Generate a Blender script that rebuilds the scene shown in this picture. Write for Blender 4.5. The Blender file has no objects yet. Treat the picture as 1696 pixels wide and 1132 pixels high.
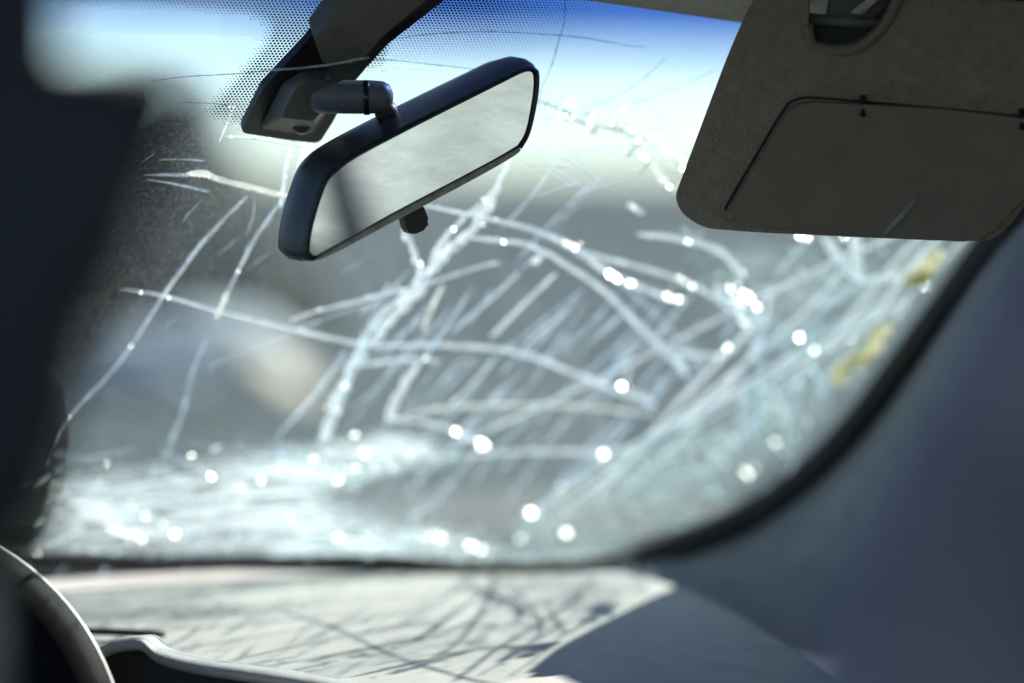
import bpy, bmesh, math, random
from mathutils import Vector, Matrix
random.seed(11)
S = bpy.context.scene
COL = S.collection

# ------------------------------------------------------------------ camera
PITCH = math.radians(4.0)
CAM = Vector((0, 0, 1.2))
FWD = Vector((0, math.cos(PITCH), -math.sin(PITCH)))
UP = Vector((0, math.sin(PITCH), math.cos(PITCH)))
RIGHT = Vector((1, 0, 0))
K = (36 / 85) / 1696.0
cd = bpy.data.cameras.new("camera")
cam = bpy.data.objects.new("camera", cd)
COL.objects.link(cam)
cam.location = CAM
cam.rotation_euler = (math.pi / 2 - PITCH, 0, 0)
cd.lens = 85; cd.sensor_width = 36
cd.clip_start = 0.05; cd.clip_end = 6000
cd.dof.use_dof = True
cd.dof.focus_distance = 1.71
cd.dof.aperture_fstop = 1.52
S.camera = cam

# ------------------------------------------------------------------ light
SUN_AZ = math.radians(52)      # to the right of straight ahead
SUN_EL = math.radians(33)
w = bpy.data.worlds.new("World"); S.world = w; w.use_nodes = True
wn = w.node_tree.nodes; wl = w.node_tree.links
sky = wn.new("ShaderNodeTexSky"); sky.sky_type = 'NISHITA'; sky.sun_disc = False
sky.sun_elevation = SUN_EL; sky.sun_rotation = SUN_AZ
sky.air_density = .7; sky.dust_density = .1; sky.ozone_density = 3
wl.new(sky.outputs[0], wn["Background"].inputs[0])
wn["Background"].inputs[1].default_value = 0.06
sd = bpy.data.lights.new("sun", 'SUN'); sd.energy = 5.0; sd.angle = math.radians(0.5); sd.color = (1, .955, .88)
sun = bpy.data.objects.new("sun", sd); COL.objects.link(sun)
SUNV = Vector((math.sin(SUN_AZ) * math.cos(SUN_EL), math.cos(SUN_AZ) * math.cos(SUN_EL), math.sin(SUN_EL)))
sun.rotation_euler = SUNV.to_track_quat('Z', 'Y').to_euler()
sun.location = SUNV * 20
S.view_settings.view_transform = 'Standard'; S.view_settings.look = 'None'
S.view_settings.exposure = 1.5; S.view_settings.gamma = 1
S.view_settings.use_curve_mapping = False
try:
    S.cycles.use_denoising = True
    S.cycles.transparent_max_bounces = 40
    S.cycles.max_bounces = 10
    S.cycles.sample_clamp_indirect = 6
except Exception:
    pass

# ------------------------------------------------------------------ frames
def ray(px, py):
    return FWD + RIGHT * ((px - 848) * K) - UP * ((py - 566) * K)
def W(px, py, d):
    return CAM + ray(px, py) * d
YAW = math.radians(20)
CF = Vector((-math.sin(YAW), math.cos(YAW), 0))      # car forward
CR = Vector((math.cos(YAW), math.sin(YAW), 0))       # car right
GT = math.radians(42)
GN = Vector((CF.x * math.cos(GT), CF.y * math.cos(GT), math.sin(GT)))   # windscreen normal, outwards
GP = W(500, 170, 1.75)
GU = CR.copy(); GV = GN.cross(GU).normalized()
if GV.z < 0: GV = -GV
def hit(px, py, P, N):
    r = ray(px, py)
    return CAM + r * ((P - CAM).dot(N) / r.dot(N))
def G(px, py, off=0.0):
    """point on the windscreen; off is measured into the cabin"""
    return hit(px, py, GP - GN * off, GN)
def GL(u, v, off=0.0):
    return GP + GU * u + GV * v - GN * off
def guv(p):
    q = p - GP
    return (q.dot(GU), q.dot(GV))
def gscale(px, py):
    return K * (G(px, py) - CAM).dot(FWD)

# ------------------------------------------------------------------ helpers
def smooth(pts, n=6, closed=False):
    out = []; m = len(pts)
    P = [Vector(p) for p in pts]
    rng = range(m) if closed else range(m - 1)
    for i in rng:
        p1 = P[i]; p2 = P[(i + 1) % m]
        p0 = P[(i - 1) % m] if (closed or i > 0) else p1
        p3 = P[(i + 2) % m] if (closed or i + 2 < m) else p2
        for k in range(n):
            t = k / n
            out.append(.5 * ((2 * p1) + (p2 - p0) * t + (2 * p0 - 5 * p1 + 4 * p2 - p3) * t * t + (3 * p1 - p0 - 3 * p2 + p3) * t ** 3))
    if not closed: out.append(P[-1])
    return out
def rounded(pts, r, n=6):
    """round the corners of a 2-D polygon; r one radius or a list"""
    m = len(pts); out = []
    for i in range(m):
        p = Vector(pts[i]); a = Vector(pts[i - 1]); b = Vector(pts[(i + 1) % m])
        rr = r[i] if isinstance(r, (list, tuple)) else r
        la = (a - p).length; lb = (b - p).length
        q = min(rr, la * .48, lb * .48)
        s = p + (a - p).normalized() * q; e = p + (b - p).normalized() * q
        for k in range(n + 1):
            t = k / n
            out.append(s * (1 - t) ** 2 + p * 2 * t * (1 - t) + e * t * t)
    return out
def link(name, bm, mat, parent=None, shade=True):
    me = bpy.data.meshes.new(name)
    bmesh.ops.recalc_face_normals(bm, faces=bm.faces[:])
    bm.to_mesh(me); bm.free()
    if shade and not name in ('visor_body', 'vanity_cover', 'mount_cover', 'dip_lever', 'pivot_bracket'):
        for p in me.polygons: p.use_smooth = True
    for p in me.polygons:
        if p.material_index == 1: p.use_smooth = False
    for m_ in (mat if isinstance(mat, (list, tuple)) else [mat]): me.materials.append(m_)
    o = bpy.data.objects.new(name, me); COL.objects.link(o)
    if parent is not None: o.parent = parent
    return o
def thing(name, label, cat, group=None):
    o = bpy.data.objects.new(name, None); COL.objects.link(o)
    o["label"] = label; o["category"] = cat
    if group: o["group"] = group
    return o
def tag(o, label, cat, group=None):
    o["label"] = label; o["category"] = cat
    if group: o["group"] = group
    return o
def slab_(pts, ext, bevel=0.0, seg=2):
    """prism from an outline of 3-D points, pushed along ext, front and back edges bevelled"""
    bm = bmesh.new()
    a = [bm.verts.new(p) for p in pts]; b = [bm.verts.new(Vector(p) + ext) for p in pts]
    f1 = bm.faces.new(a); f2 = bm.faces.new(b[::-1])
    n = len(a)
    for i in range(n): bm.faces.new((a[i], b[i], b[(i + 1) % n], a[(i + 1) % n]))
    if bevel:
        ed = list(set(f1.edges[:] + f2.edges[:]))
        bmesh.ops.bevel(bm, geom=ed, offset=bevel, segments=seg, profile=.5, affect='EDGES', clamp_overlap=True)
    en = ext.normalized()
    for f in bm.faces: f.smooth = True
    bm.normal_update()
    for f in bm.faces:
        if len(f.verts) > 4: f.smooth = False
    bmesh.ops.triangulate(bm, faces=[f for f in bm.faces if len(f.verts) > 4])
    return bm
slab = slab_
def cushion(pts, nrm, h, rings=7, back=None, edge=0.45, crown=None):
    """padded body: outline, rounded over on the side of nrm (height h) and on the back (height back)"""
    bm = bmesh.new(); back = h if back is None else back
    P = [Vector(p) for p in pts]; c = sum(P, Vector()) / len(P)
    def ringset(hh, sg):
        rs = []
        for k in range(rings + 1):
            t = k / rings
            a = t * math.pi / 2
            sc = 1 - edge * (1 - math.cos(a))
            z = hh * math.sin(a)
            rs.append([bm.verts.new(c + (p - c) * sc + nrm * sg * z) for p in P])
        return rs
    A = ringset(h, 1); B = ringset(back, -1)
    for rs in (A, B):
        for k in range(rings):
            for i in range(len(P)):
                j = (i + 1) % len(P)
                bm.faces.new((rs[k][i], rs[k][j], rs[k + 1][j], rs[k + 1][i]))
        cc = bm.verts.new(sum((v.co for v in rs[-1]), Vector()) / len(P))
        for i in range(len(P)): bm.faces.new((rs[-1][i], rs[-1][(i + 1) % len(P)], cc))
    bmesh.ops.remove_doubles(bm, verts=bm.verts[:], dist=1e-5)
    return bm
def tube(path, rad, seg=10, cap=True, flat=None):
    bm = bmesh.new(); P = [Vector(p) for p in path]; rings = []
    n = len(P)
    for i, p in enumerate(P):
        t = (P[min(i + 1, n - 1)] - P[max(i - 1, 0)]).normalized()
        ref = flat if flat is not None else Vector((0, 0, 1))
        s = t.cross(ref)
        if s.length < 1e-4: s = t.cross(Vector((1, 0, 0)))
        s.normalize(); u = s.cross(t).normalized()
        r = rad[i] if isinstance(rad, list) else rad
        rx, ry = r if isinstance(r, tuple) else (r, r)
        rings.append([bm.verts.new(p + s * rx * math.cos(2 * math.pi * k / seg) + u * ry * math.sin(2 * math.pi * k / seg)) for k in range(seg)])
    for a, b in zip(rings, rings[1:]):
        for k in range(seg): bm.faces.new((a[k], a[(k + 1) % seg], b[(k + 1) % seg], b[k]))
    if cap: bm.faces.new(rings[0][::-1]); bm.faces.new(rings[-1])
    return bm
def box(bm, c, ax, half):
    c = Vector(c); vs = []
    for sx in (-1, 1):
        for sy in (-1, 1):
            for sz in (-1, 1):
                vs.append(bm.verts.new(c + ax[0] * half[0] * sx + ax[1] * half[1] * sy + ax[2] * half[2] * sz))
    for q in ((0, 1, 3, 2), (4, 6, 7, 5), (0, 4, 5, 1), (2, 3, 7, 6), (0, 2, 6, 4), (1, 5, 7, 3)):
        bm.faces.new([vs[i_] for i_ in q])
def add_uv(o, f=guv):
    me = o.data; uv = me.uv_layers.new(name="UVMap")
    for l in me.loops: uv.data[l.index].uv = f(me.vertices[l.vertex_index].co)

# ------------------------------------------------------------------ materials
def mat(name):
    m = bpy.data.materials.new(name); m.use_nodes = True
    nt = m.node_tree
    for n in list(nt.nodes): nt.nodes.remove(n)
    out = nt.nodes.new("ShaderNodeOutputMaterial")
    return m, nt.nodes, nt.links, out
def pbr(name, col, rough=.6, metal=0, nscale=60, namt=.25, bump=.0, bscale=400, spec=.5, sheen=0):
    m, N, L, out = mat(name)
    b = N.new("ShaderNodeBsdfPrincipled")
    b.inputs["Roughness"].default_value = rough; b.inputs["Metallic"].default_value = metal
    b.inputs["Specular IOR Level"].default_value = spec
    if sheen: b.inputs["Sheen Weight"].default_value = sheen
    tc = N.new("ShaderNodeTexCoord")
    nz = N.new("ShaderNodeTexNoise"); nz.inputs["Scale"].default_value = nscale; nz.inputs["Detail"].default_value = 6
    L.new(tc.outputs["Object"], nz.inputs["Vector"])
    cr = N.new("ShaderNodeMapRange"); cr.inputs[1].default_value = .3; cr.inputs[2].default_value = .7
    cr.inputs[3].default_value = 1 - namt; cr.inputs[4].default_value = 1 + namt
    L.new(nz.outputs["Fac"], cr.inputs[0])
    mx = N.new("ShaderNodeMix"); mx.data_type = 'RGBA'; mx.blend_type = 'MULTIPLY'; mx.inputs[0].default_value = 1
    mx.inputs[6].default_value = (*col, 1)
    L.new(cr.outputs[0], mx.inputs[7]); L.new(mx.outputs[2], b.inputs["Base Color"])
    if bump:
        v = N.new("ShaderNodeTexNoise"); v.inputs["Scale"].default_value = bscale; v.inputs["Detail"].default_value = 3
        L.new(tc.outputs["Object"], v.inputs["Vector"])
        bp = N.new("ShaderNodeBump"); bp.inputs["Strength"].default_value = bump; bp.inputs["Distance"].default_value = .002
        L.new(v.outputs["Fac"], bp.inputs["Height"]); L.new(bp.outputs[0], b.inputs["Normal"])
    L.new(b.outputs[0], out.inputs[0])
    return m

M = {}
M['black_plastic'] = pbr('black_plastic', (.018, .019, .022), .38, nscale=90, namt=.2, bump=.15, bscale=900)
M['arm_plastic'] = pbr('arm_plastic', (.13, .14, .155), .45, nscale=90, namt=.1, bump=.1, bscale=900)
M['hood_grey'] = pbr('hood_grey', (.26, .265, .26), .55, nscale=60, namt=.15, bump=.3, bscale=700)
M['slot_grey'] = pbr('slot_grey', (.2, .205, .21), .7)
M['black_gloss'] = pbr('black_gloss', (.012, .013, .016), .2, nscale=30, namt=.2, bump=.03)
M['grey_cover'] = pbr('grey_cover', (.13, .127, .108), .5, nscale=80, namt=.12, bump=.2, bscale=1500)
M['visor_vinyl'] = pbr('visor_vinyl', (.255, .212, .148), .62, nscale=130, namt=.14, bump=1.0, bscale=520)
M['visor_plastic'] = pbr('visor_plastic', (.185, .156, .11), .5, nscale=40, namt=.08, bump=.1, bscale=1500)
M['lit_rib_grey'] = pbr('lit_rib_grey', (.26, .25, .22), .5)
M['headliner'] = pbr('headliner', (.34, .31, .25), .95, nscale=200, namt=.2, bump=.5, bscale=800)
M['dash'] = pbr('dash', (.37, .365, .34), .75, nscale=26, namt=.10, bump=.15, bscale=600)
M['dash_dark'] = pbr('dash_dark', (.02, .021, .023), .5, nscale=60, namt=.2, bump=.2)
M['pillar'] = pbr('pillar', (.20, .215, .225), .6, nscale=30, namt=.15, bump=.2)
M['rubber'] = pbr('rubber', (.006, .006, .007), .6, nscale=60, namt=.2)
M['seat_fabric'] = pbr('seat_fabric', (.036, .037, .039), .95, nscale=14, namt=.35, bump=.4, bscale=900)
M['seat_blue'] = pbr('seat_blue', (.29, .27, .33), .9, nscale=7, namt=.4, bump=.4, bscale=900)
M['leather'] = pbr('leather', (.007, .0075, .009), .5, spec=.05, nscale=60, namt=.2, bump=.3, bscale=1200)
M['body'] = pbr('body', (.06, .064, .062), .75, nscale=3, namt=.35, spec=.2)
M['asphalt'] = pbr('asphalt', (.034, .048, .055), .95, nscale=.8, namt=.35, bump=.3, bscale=40, spec=.1)
M['bank'] = pbr('bank', (.022, .027, .028), .95, nscale=2.5, namt=.5, bump=.3, bscale=12, spec=.1)
M['bush'] = pbr('bush', (.13, .155, .13), .95, nscale=8, namt=.4)
M['highlight_pale'] = pbr('highlight_pale', (.72, .70, .66), .35, nscale=60, namt=.15)
M['pale'] = pbr('pale', (.30, .36, .40), .6, nscale=6, namt=.35)
M['cream'] = pbr('cream', (.48, .43, .33), .8, nscale=6, namt=.3)
M['plaster'] = pbr('plaster', (.46, .53, .49), .9, nscale=1.1, namt=.4)
M['cream_trim'] = pbr('cream_trim', (.45, .42, .34), .35, nscale=120, namt=.3)

def mirror_mat():
    m, N, L, out = mat('mirror_glass')
    g = N.new("ShaderNodeBsdfGlossy"); g.inputs["Roughness"].default_value = .012; g.inputs["Color"].default_value = (.90, .93, .90, 1)
    d = N.new("ShaderNodeBsdfDiffuse"); d.inputs["Color"].default_value = (.55, .56, .52, 1)
    tc = N.new("ShaderNodeTexCoord")
    n1 = N.new("ShaderNodeTexNoise"); n1.inputs["Scale"].default_value = 30; n1.inputs["Detail"].default_value = 8; n1.inputs["Roughness"].default_value = .65
    mp = N.new("ShaderNodeMapping"); mp.inputs["Rotation"].default_value = (0, .7, .4); mp.inputs["Scale"].default_value = (1, 1, 3)
    L.new(tc.outputs["Object"], mp.inputs[0]); L.new(mp.outputs[0], n1.inputs["Vector"])
    r1 = N.new("ShaderNodeMapRange"); r1.inputs[1].default_value = .35; r1.inputs[2].default_value = .75; r1.inputs[3].default_value = .05; r1.inputs[4].default_value = .38
    L.new(n1.outputs["Fac"], r1.inputs[0])
    v = N.new("ShaderNodeTexVoronoi"); v.inputs["Scale"].default_value = 420
    L.new(tc.outputs["Object"], v.inputs["Vector"])
    r2 = N.new("ShaderNodeMapRange"); r2.inputs[1].default_value = .10; r2.inputs[2].default_value = .2; r2.inputs[3].default_value = .55; r2.inputs[4].default_value = 0
    L.new(v.outputs["Distance"], r2.inputs[0])
    n2 = N.new("ShaderNodeTexNoise"); n2.inputs["Scale"].default_value = 55
    L.new(tc.outputs["Object"], n2.inputs["Vector"])
    r3 = N.new("ShaderNodeMapRange"); r3.inputs[1].default_value = .55; r3.inputs[2].default_value = .68
    L.new(n2.outputs["Fac"], r3.inputs[0])
    mu = N.new("ShaderNodeMath"); mu.operation = 'MULTIPLY'; L.new(r2.outputs[0], mu.inputs[0]); L.new(r3.outputs[0], mu.inputs[1])
    ad = N.new("ShaderNodeMath"); ad.operation = 'MAXIMUM'; L.new(r1.outputs[0], ad.inputs[0]); L.new(mu.outputs[0], ad.inputs[1])
    mx = N.new("ShaderNodeMixShader"); L.new(ad.outputs[0], mx.inputs[0]); L.new(g.outputs[0], mx.inputs[1]); L.new(d.outputs[0], mx.inputs[2])
    L.new(mx.outputs[0], out.inputs[0]); return m
M['mirror'] = mirror_mat()

def glass_mat():
    m, N, L, out = mat('windscreen_glass')
    t = N.new("ShaderNodeBsdfTransparent"); t.inputs[0].default_value = (.93, .97, .965, 1)
    g = N.new("ShaderNodeBsdfGlossy"); g.inputs["Roughness"].default_value = .02; g.inputs["Color"].default_value = (1, 1, 1, 1)
    fr = N.new("ShaderNodeFresnel"); ge = N.new("ShaderNodeNewGeometry"); mr = N.new("ShaderNodeMapRange")      # thin pane: no total reflection at its far side
    mr.inputs[3].default_value = 1.35; mr.inputs[4].default_value = 1 / 1.35
    L.new(ge.outputs["Backfacing"], mr.inputs[0]); L.new(mr.outputs[0], fr.inputs[0])
    mx = N.new("ShaderNodeMixShader"); L.new(fr.outputs[0], mx.inputs[0]); L.new(t.outputs[0], mx.inputs[1]); L.new(g.outputs[0], mx.inputs[2])
    # grime: fine specks and faint film that scatter the sun
    d = N.new("ShaderNodeBsdfTranslucent"); d.inputs[0].default_value = (.55, .6, .6, 1)
    d2 = N.new("ShaderNodeBsdfDiffuse"); d2.inputs[0].default_value = (.5, .52, .5, 1)
    dm = N.new("ShaderNodeMixShader"); dm.inputs[0].default_value = .4; L.new(d.outputs[0], dm.inputs[1]); L.new(d2.outputs[0], dm.inputs[2])
    tc = N.new("ShaderNodeTexCoord")
    v = N.new("ShaderNodeTexNoise"); v.inputs["Scale"].default_value = 420; v.inputs["Detail"].default_value = 3; v.inputs["Roughness"].default_value = .7
    L.new(tc.outputs["Object"], v.inputs["Vector"])
    r = N.new("ShaderNodeMapRange"); r.inputs[1].default_value = .5; r.inputs[2].default_value = .8; r.inputs[3].default_value = 0; r.inputs[4].default_value = .16
    L.new(v.outputs["Fac"], r.inputs[0])
    n2 = N.new("ShaderNodeTexNoise"); n2.inputs["Scale"].default_value = 5; n2.inputs["Detail"].default_value = 5
    L.new(tc.outputs["Object"], n2.inputs["Vector"])
    r2 = N.new("ShaderNodeMapRange"); r2.inputs[1].default_value = .35; r2.inputs[2].default_value = .7; r2.inputs[3].default_value = .004; r2.inputs[4].default_value = .03
    L.new(n2.outputs["Fac"], r2.inputs[0])
    ad = N.new("ShaderNodeMath"); L.new(r.outputs[0], ad.inputs[0]); L.new(r2.outputs[0], ad.inputs[1])
    m2 = N.new("ShaderNodeMixShader"); L.new(ad.outputs[0], m2.inputs[0]); L.new(mx.outputs[0], m2.inputs[1]); L.new(dm.outputs[0], m2.inputs[2])
    L.new(m2.outputs[0], out.inputs[0]); return m
M['glass'] = glass_mat()

def scatter(name, col, alpha, gloss=.12, rough=.25, nscale=180, lo=.35, hi=.65, dif=.35, amin=None):
    """fractured glass: translucent + diffuse + some gloss, partly clear; alpha varies with noise"""
    m, N, L, out = mat(name)
    tl = N.new("ShaderNodeBsdfTranslucent"); tl.inputs[0].default_value = (*col, 1)
    df = N.new("ShaderNodeBsdfDiffuse"); df.inputs[0].default_value = (*col, 1)
    gl = N.new("ShaderNodeBsdfGlossy"); gl.inputs["Roughness"].default_value = rough; gl.inputs["Color"].default_value = (.95, .97, 1, 1)
    a = N.new("ShaderNodeMixShader"); a.inputs[0].default_value = dif; L.new(tl.outputs[0], a.inputs[1]); L.new(df.outputs[0], a.inputs[2])
    b = N.new("ShaderNodeMixShader"); b.inputs[0].default_value = gloss; L.new(a.outputs[0], b.inputs[1]); L.new(gl.outputs[0], b.inputs[2])
    tr = N.new("ShaderNodeBsdfTransparent"); tr.inputs[0].default_value = (.93, .98, .97, 1)
    tc = N.new("ShaderNodeTexCoord"); nz = N.new("ShaderNodeTexNoise"); nz.inputs["Scale"].default_value = nscale; nz.inputs["Detail"].default_value = 4
    L.new(tc.outputs["Object"], nz.inputs["Vector"])
    r = N.new("ShaderNodeMapRange"); r.inputs[1].default_value = lo; r.inputs[2].default_value = hi
    r.inputs[3].default_value = alpha * .45 if amin is None else amin; r.inputs[4].default_value = alpha
    L.new(nz.outputs["Fac"], r.inputs[0])
    c = N.new("ShaderNodeMixShader"); L.new(r.outputs[0], c.inputs[0]); L.new(tr.outputs[0], c.inputs[1]); L.new(b.outputs[0], c.inputs[2])
    L.new(c.outputs[0], out.inputs[0]); return m
M['crack_white'] = scatter('crack_white', (.86, .92, .94), .95)
M['crack_blue'] = scatter('crack_blue', (.52, .66, .86), .75)
M['crack_faint'] = scatter('crack_faint', (.64, .78, .94), .48, nscale=60, amin=.15)
M['veil_white'] = scatter('veil_white', (.85, .93, 1.0), .85, nscale=70, amin=.34, lo=.3, hi=.7)
M['veil_cream'] = scatter('veil_cream', (.92, .90, .80), .9, nscale=70, amin=.38, lo=.3, hi=.7)
M['veil_blue'] = scatter('veil_blue', (.56, .68, .84), .7, nscale=60, amin=.2, lo=.3, hi=.7)
M['strand'] = scatter('strand', (.93, .95, .95), 1.0, gloss=.3, rough=.22, nscale=120, amin=.5)
M['crack_cream'] = scatter('crack_cream', (.92, .90, .80), .95)
M['glue'] = scatter('glue', (.95, .86, .56), .85, gloss=.1, dif=.4)
M['crack_dark'] = scatter('crack_dark', (.035, .045, .05), .8, gloss=.05)
M['crack_teal'] = scatter('crack_teal', (.24, .33, .32), .8)
M['shard'] = scatter('shard', (.88, .93, .93), .6, gloss=.2, rough=.18)
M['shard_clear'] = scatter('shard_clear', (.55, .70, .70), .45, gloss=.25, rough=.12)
def glint_mat():
    m, N, L, out = mat('glass_facet')
    gl = N.new("ShaderNodeBsdfGlossy"); gl.inputs["Roughness"].default_value = .3; gl.inputs["Color"].default_value = (.95, .95, .92, 1)
    tl = N.new("ShaderNodeBsdfTranslucent"); tl.inputs[0].default_value = (.9, .92, .88, 1)
    a = N.new("ShaderNodeMixShader"); a.inputs[0].default_value = .5; L.new(gl.outputs[0], a.inputs[1]); L.new(tl.outputs[0], a.inputs[2])
    L.new(a.outputs[0], out.inputs[0]); return m
M['facet'] = glint_mat()

def crazed_mat(name, col, cov, scale=70, stretch=(1, 2.2, 1), rot=.5):
    """crazed laminate: broken into small cells by fine fractures, each cell scattering a different amount"""
    m, N, L, out = mat(name)
    uv = N.new("ShaderNodeTexCoord")
    mp = N.new("ShaderNodeMapping"); mp.inputs["Rotation"].default_value = (0, 0, rot); mp.inputs["Scale"].default_value = stretch
    L.new(uv.outputs["UV"], mp.inputs[0])
    v1 = N.new("ShaderNodeTexVoronoi"); v1.inputs["Scale"].default_value = scale
    v2 = N.new("ShaderNodeTexVoronoi"); v2.inputs["Scale"].default_value = scale; v2.feature = 'DISTANCE_TO_EDGE'
    nz = N.new("ShaderNodeTexNoise"); nz.inputs["Scale"].default_value = 9; nz.inputs["Detail"].default_value = 4
    L.new(mp.outputs[0], v1.inputs["Vector"]); L.new(mp.outputs[0], v2.inputs["Vector"]); L.new(uv.outputs["UV"], nz.inputs["Vector"])
    sp = N.new("ShaderNodeSeparateColor"); L.new(v1.outputs["Color"], sp.inputs[0])
    e = N.new("ShaderNodeMapRange"); e.inputs[1].default_value = .02; e.inputs[2].default_value = .07; e.inputs[3].default_value = 1; e.inputs[4].default_value = 0
    L.new(v2.outputs["Distance"], e.inputs[0])
    a = N.new("ShaderNodeMath"); a.operation = 'MULTIPLY'; L.new(sp.outputs[0], a.inputs[0])
    nr = N.new("ShaderNodeMapRange"); nr.inputs[1].default_value = .35; nr.inputs[2].default_value = .65; nr.inputs[3].default_value = .35; nr.inputs[4].default_value = 1.5
    L.new(nz.outputs["Fac"], nr.inputs[0]); L.new(nr.outputs[0], a.inputs[1])
    b = N.new("ShaderNodeMath"); b.operation = 'MAXIMUM'; L.new(a.outputs[0], b.inputs[0]); L.new(e.outputs[0], b.inputs[1])
    at = N.new("ShaderNodeAttribute"); at.attribute_name = 'fade'
    c = N.new("ShaderNodeMath"); c.operation = 'MULTIPLY'; L.new(b.outputs[0], c.inputs[0]); L.new(at.outputs["Fac"], c.inputs[1])
    d = N.new("ShaderNodeMath"); d.operation = 'MULTIPLY'; d.use_clamp = True; L.new(c.outputs[0], d.inputs[0]); d.inputs[1].default_value = cov
    tl = N.new("ShaderNodeBsdfTranslucent"); tl.inputs[0].default_value = (*col, 1)
    df = N.new("ShaderNodeBsdfDiffuse"); df.inputs[0].default_value = (*col, 1)
    ms = N.new("ShaderNodeMixShader"); ms.inputs[0].default_value = .3; L.new(tl.outputs[0], ms.inputs[1]); L.new(df.outputs[0], ms.inputs[2])
    tr = N.new("ShaderNodeBsdfTransparent"); tr.inputs[0].default_value = (.96, .99, .985, 1)
    mx = N.new("ShaderNodeMixShader"); L.new(d.outputs[0], mx.inputs[0]); L.new(tr.outputs[0], mx.inputs[1]); L.new(ms.outputs[0], mx.inputs[2])
    L.new(mx.outputs[0], out.inputs[0]); return m
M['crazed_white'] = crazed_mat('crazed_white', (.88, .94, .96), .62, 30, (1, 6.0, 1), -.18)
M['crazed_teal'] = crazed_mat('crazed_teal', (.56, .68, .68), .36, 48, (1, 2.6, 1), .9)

def frit_mat():
    m, N, L, out = mat('frit_dots')
    uv = N.new("ShaderNodeTexCoord"); sep = N.new("ShaderNodeSeparateXYZ"); L.new(uv.outputs["UV"], sep.inputs[0])
    P = 0.0027
    def math_(op, a, b=None):
        n = N.new("ShaderNodeMath"); n.operation = op
        for i, x in enumerate((a, b)):
            if x is None: continue
            if isinstance(x, (int, float)): n.inputs[i].default_value = x
            else: L.new(x, n.inputs[i])
        return n.outputs[0]
    v = math_('DIVIDE', sep.outputs[1], P * .866)
    row = math_('FLOOR', v)
    odd = math_('MULTIPLY', math_('FLOORED_MODULO', row, 2.0), .5)
    u = math_('ADD', math_('DIVIDE', sep.outputs[0], P), odd)
    fu = math_('SUBTRACT', math_('FRACT', u), .5); fv = math_('MULTIPLY', math_('SUBTRACT', math_('FRACT', v), .5), .866)
    dist = math_('SQRT', math_('ADD', math_('MULTIPLY', fu, fu), math_('MULTIPLY', fv, fv)))
    at = N.new("ShaderNodeAttribute"); at.attribute_name = 'fade'
    rad = math_('MULTIPLY', at.outputs["Fac"], .345)
    ins = math_('LESS_THAN', dist, rad)
    tr = N.new("ShaderNodeBsdfTransparent"); df = N.new("ShaderNodeBsdfDiffuse"); df.inputs[0].default_value = (.03, .04, .07, 1)
    mx = N.new("ShaderNodeMixShader"); L.new(ins, mx.inputs[0]); L.new(tr.outputs[0], mx.inputs[1]); L.new(df.outputs[0], mx.inputs[2])
    L.new(mx.outputs[0], out.inputs[0]); return m
M['frit'] = frit_mat()

def shade_mat():
    m, N, L, out = mat('shade_tint')
    at = N.new("ShaderNodeAttribute"); at.attribute_name = 'fade'
    mx = N.new("ShaderNodeMix"); mx.data_type = 'RGBA'; mx.inputs[6].default_value = (1, 1, 1, 1); mx.inputs[7].default_value = (.06, .16, .50, 1)
    L.new(at.outputs["Fac"], mx.inputs[0])
    tr = N.new("ShaderNodeBsdfTransparent"); L.new(mx.outputs[2], tr.inputs[0]); L.new(tr.outputs[0], out.inputs[0]); return m
M['shade'] = shade_mat()

def fade_attr(o, f):
    me = o.data; a = me.attributes.new('fade', 'FLOAT', 'POINT')
    for v in me.vertices: a.data[v.index].value = f(v.co)
def px_of(p):
    q = p - CAM; d = q.dot(FWD)
    return (848 + q.dot(RIGHT) / d / K, 566 - q.dot(UP) / d / K)
def sheet(name, poly, off, matl, parent, step=.006, fade=None):
    """flat film on the glass: fine grid clipped to a polygon given in windscreen points"""
    pts = [guv(G(x, y)) for x, y in poly]
    us = [p[0] for p in pts]; vs = [p[1] for p in pts]
    def inside(u, v):
        c = False; j = len(pts) - 1
        for i in range(len(pts)):
            if ((pts[i][1] > v) != (pts[j][1] > v)) and u < (pts[j][0] - pts[i][0]) * (v - pts[i][1]) / (pts[j][1] - pts[i][1]) + pts[i][0]: c = not c
            j = i
        return c
    def edge(u, v):
        best = 9
        for i in range(len(pts)):
            a = Vector(pts[i - 1]); b = Vector(pts[i]); p = Vector((u, v)); ab = b - a
            t = max(0, min(1, (p - a).dot(ab) / max(ab.dot(ab), 1e-12)))
            best = min(best, (p - a - ab * t).length)
        return best
    bm = bmesh.new(); cache = {}
    nu = int((max(us) - min(us)) / step) + 1; nv = int((max(vs) - min(vs)) / step) + 1
    def V(i, j):
        if (i, j) not in cache: cache[(i, j)] = bm.verts.new(GL(min(us) + i * step, min(vs) + j * step, off))
        return cache[(i, j)]
    for i in range(nu):
        for j in range(nv):
            if inside(min(us) + (i + .5) * step, min(vs) + (j + .5) * step):
                bm.faces.new((V(i, j), V(i + 1, j), V(i + 1, j + 1), V(i, j + 1)))
    o = link(name, bm, matl, parent); add_uv(o)
    fade_attr(o, (lambda co: fade(co, edge(*guv(co)))) if fade else (lambda co: 1.0))
    return o

# ------------------------------------------------------------------ ground and things beyond the windscreen
bm = bmesh.new()
bmesh.ops.create_grid(bm, x_segments=2, y_segments=2, size=1500)
g = link('ground', bm, M['asphalt'], None, False); g["kind"] = "structure"

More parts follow.
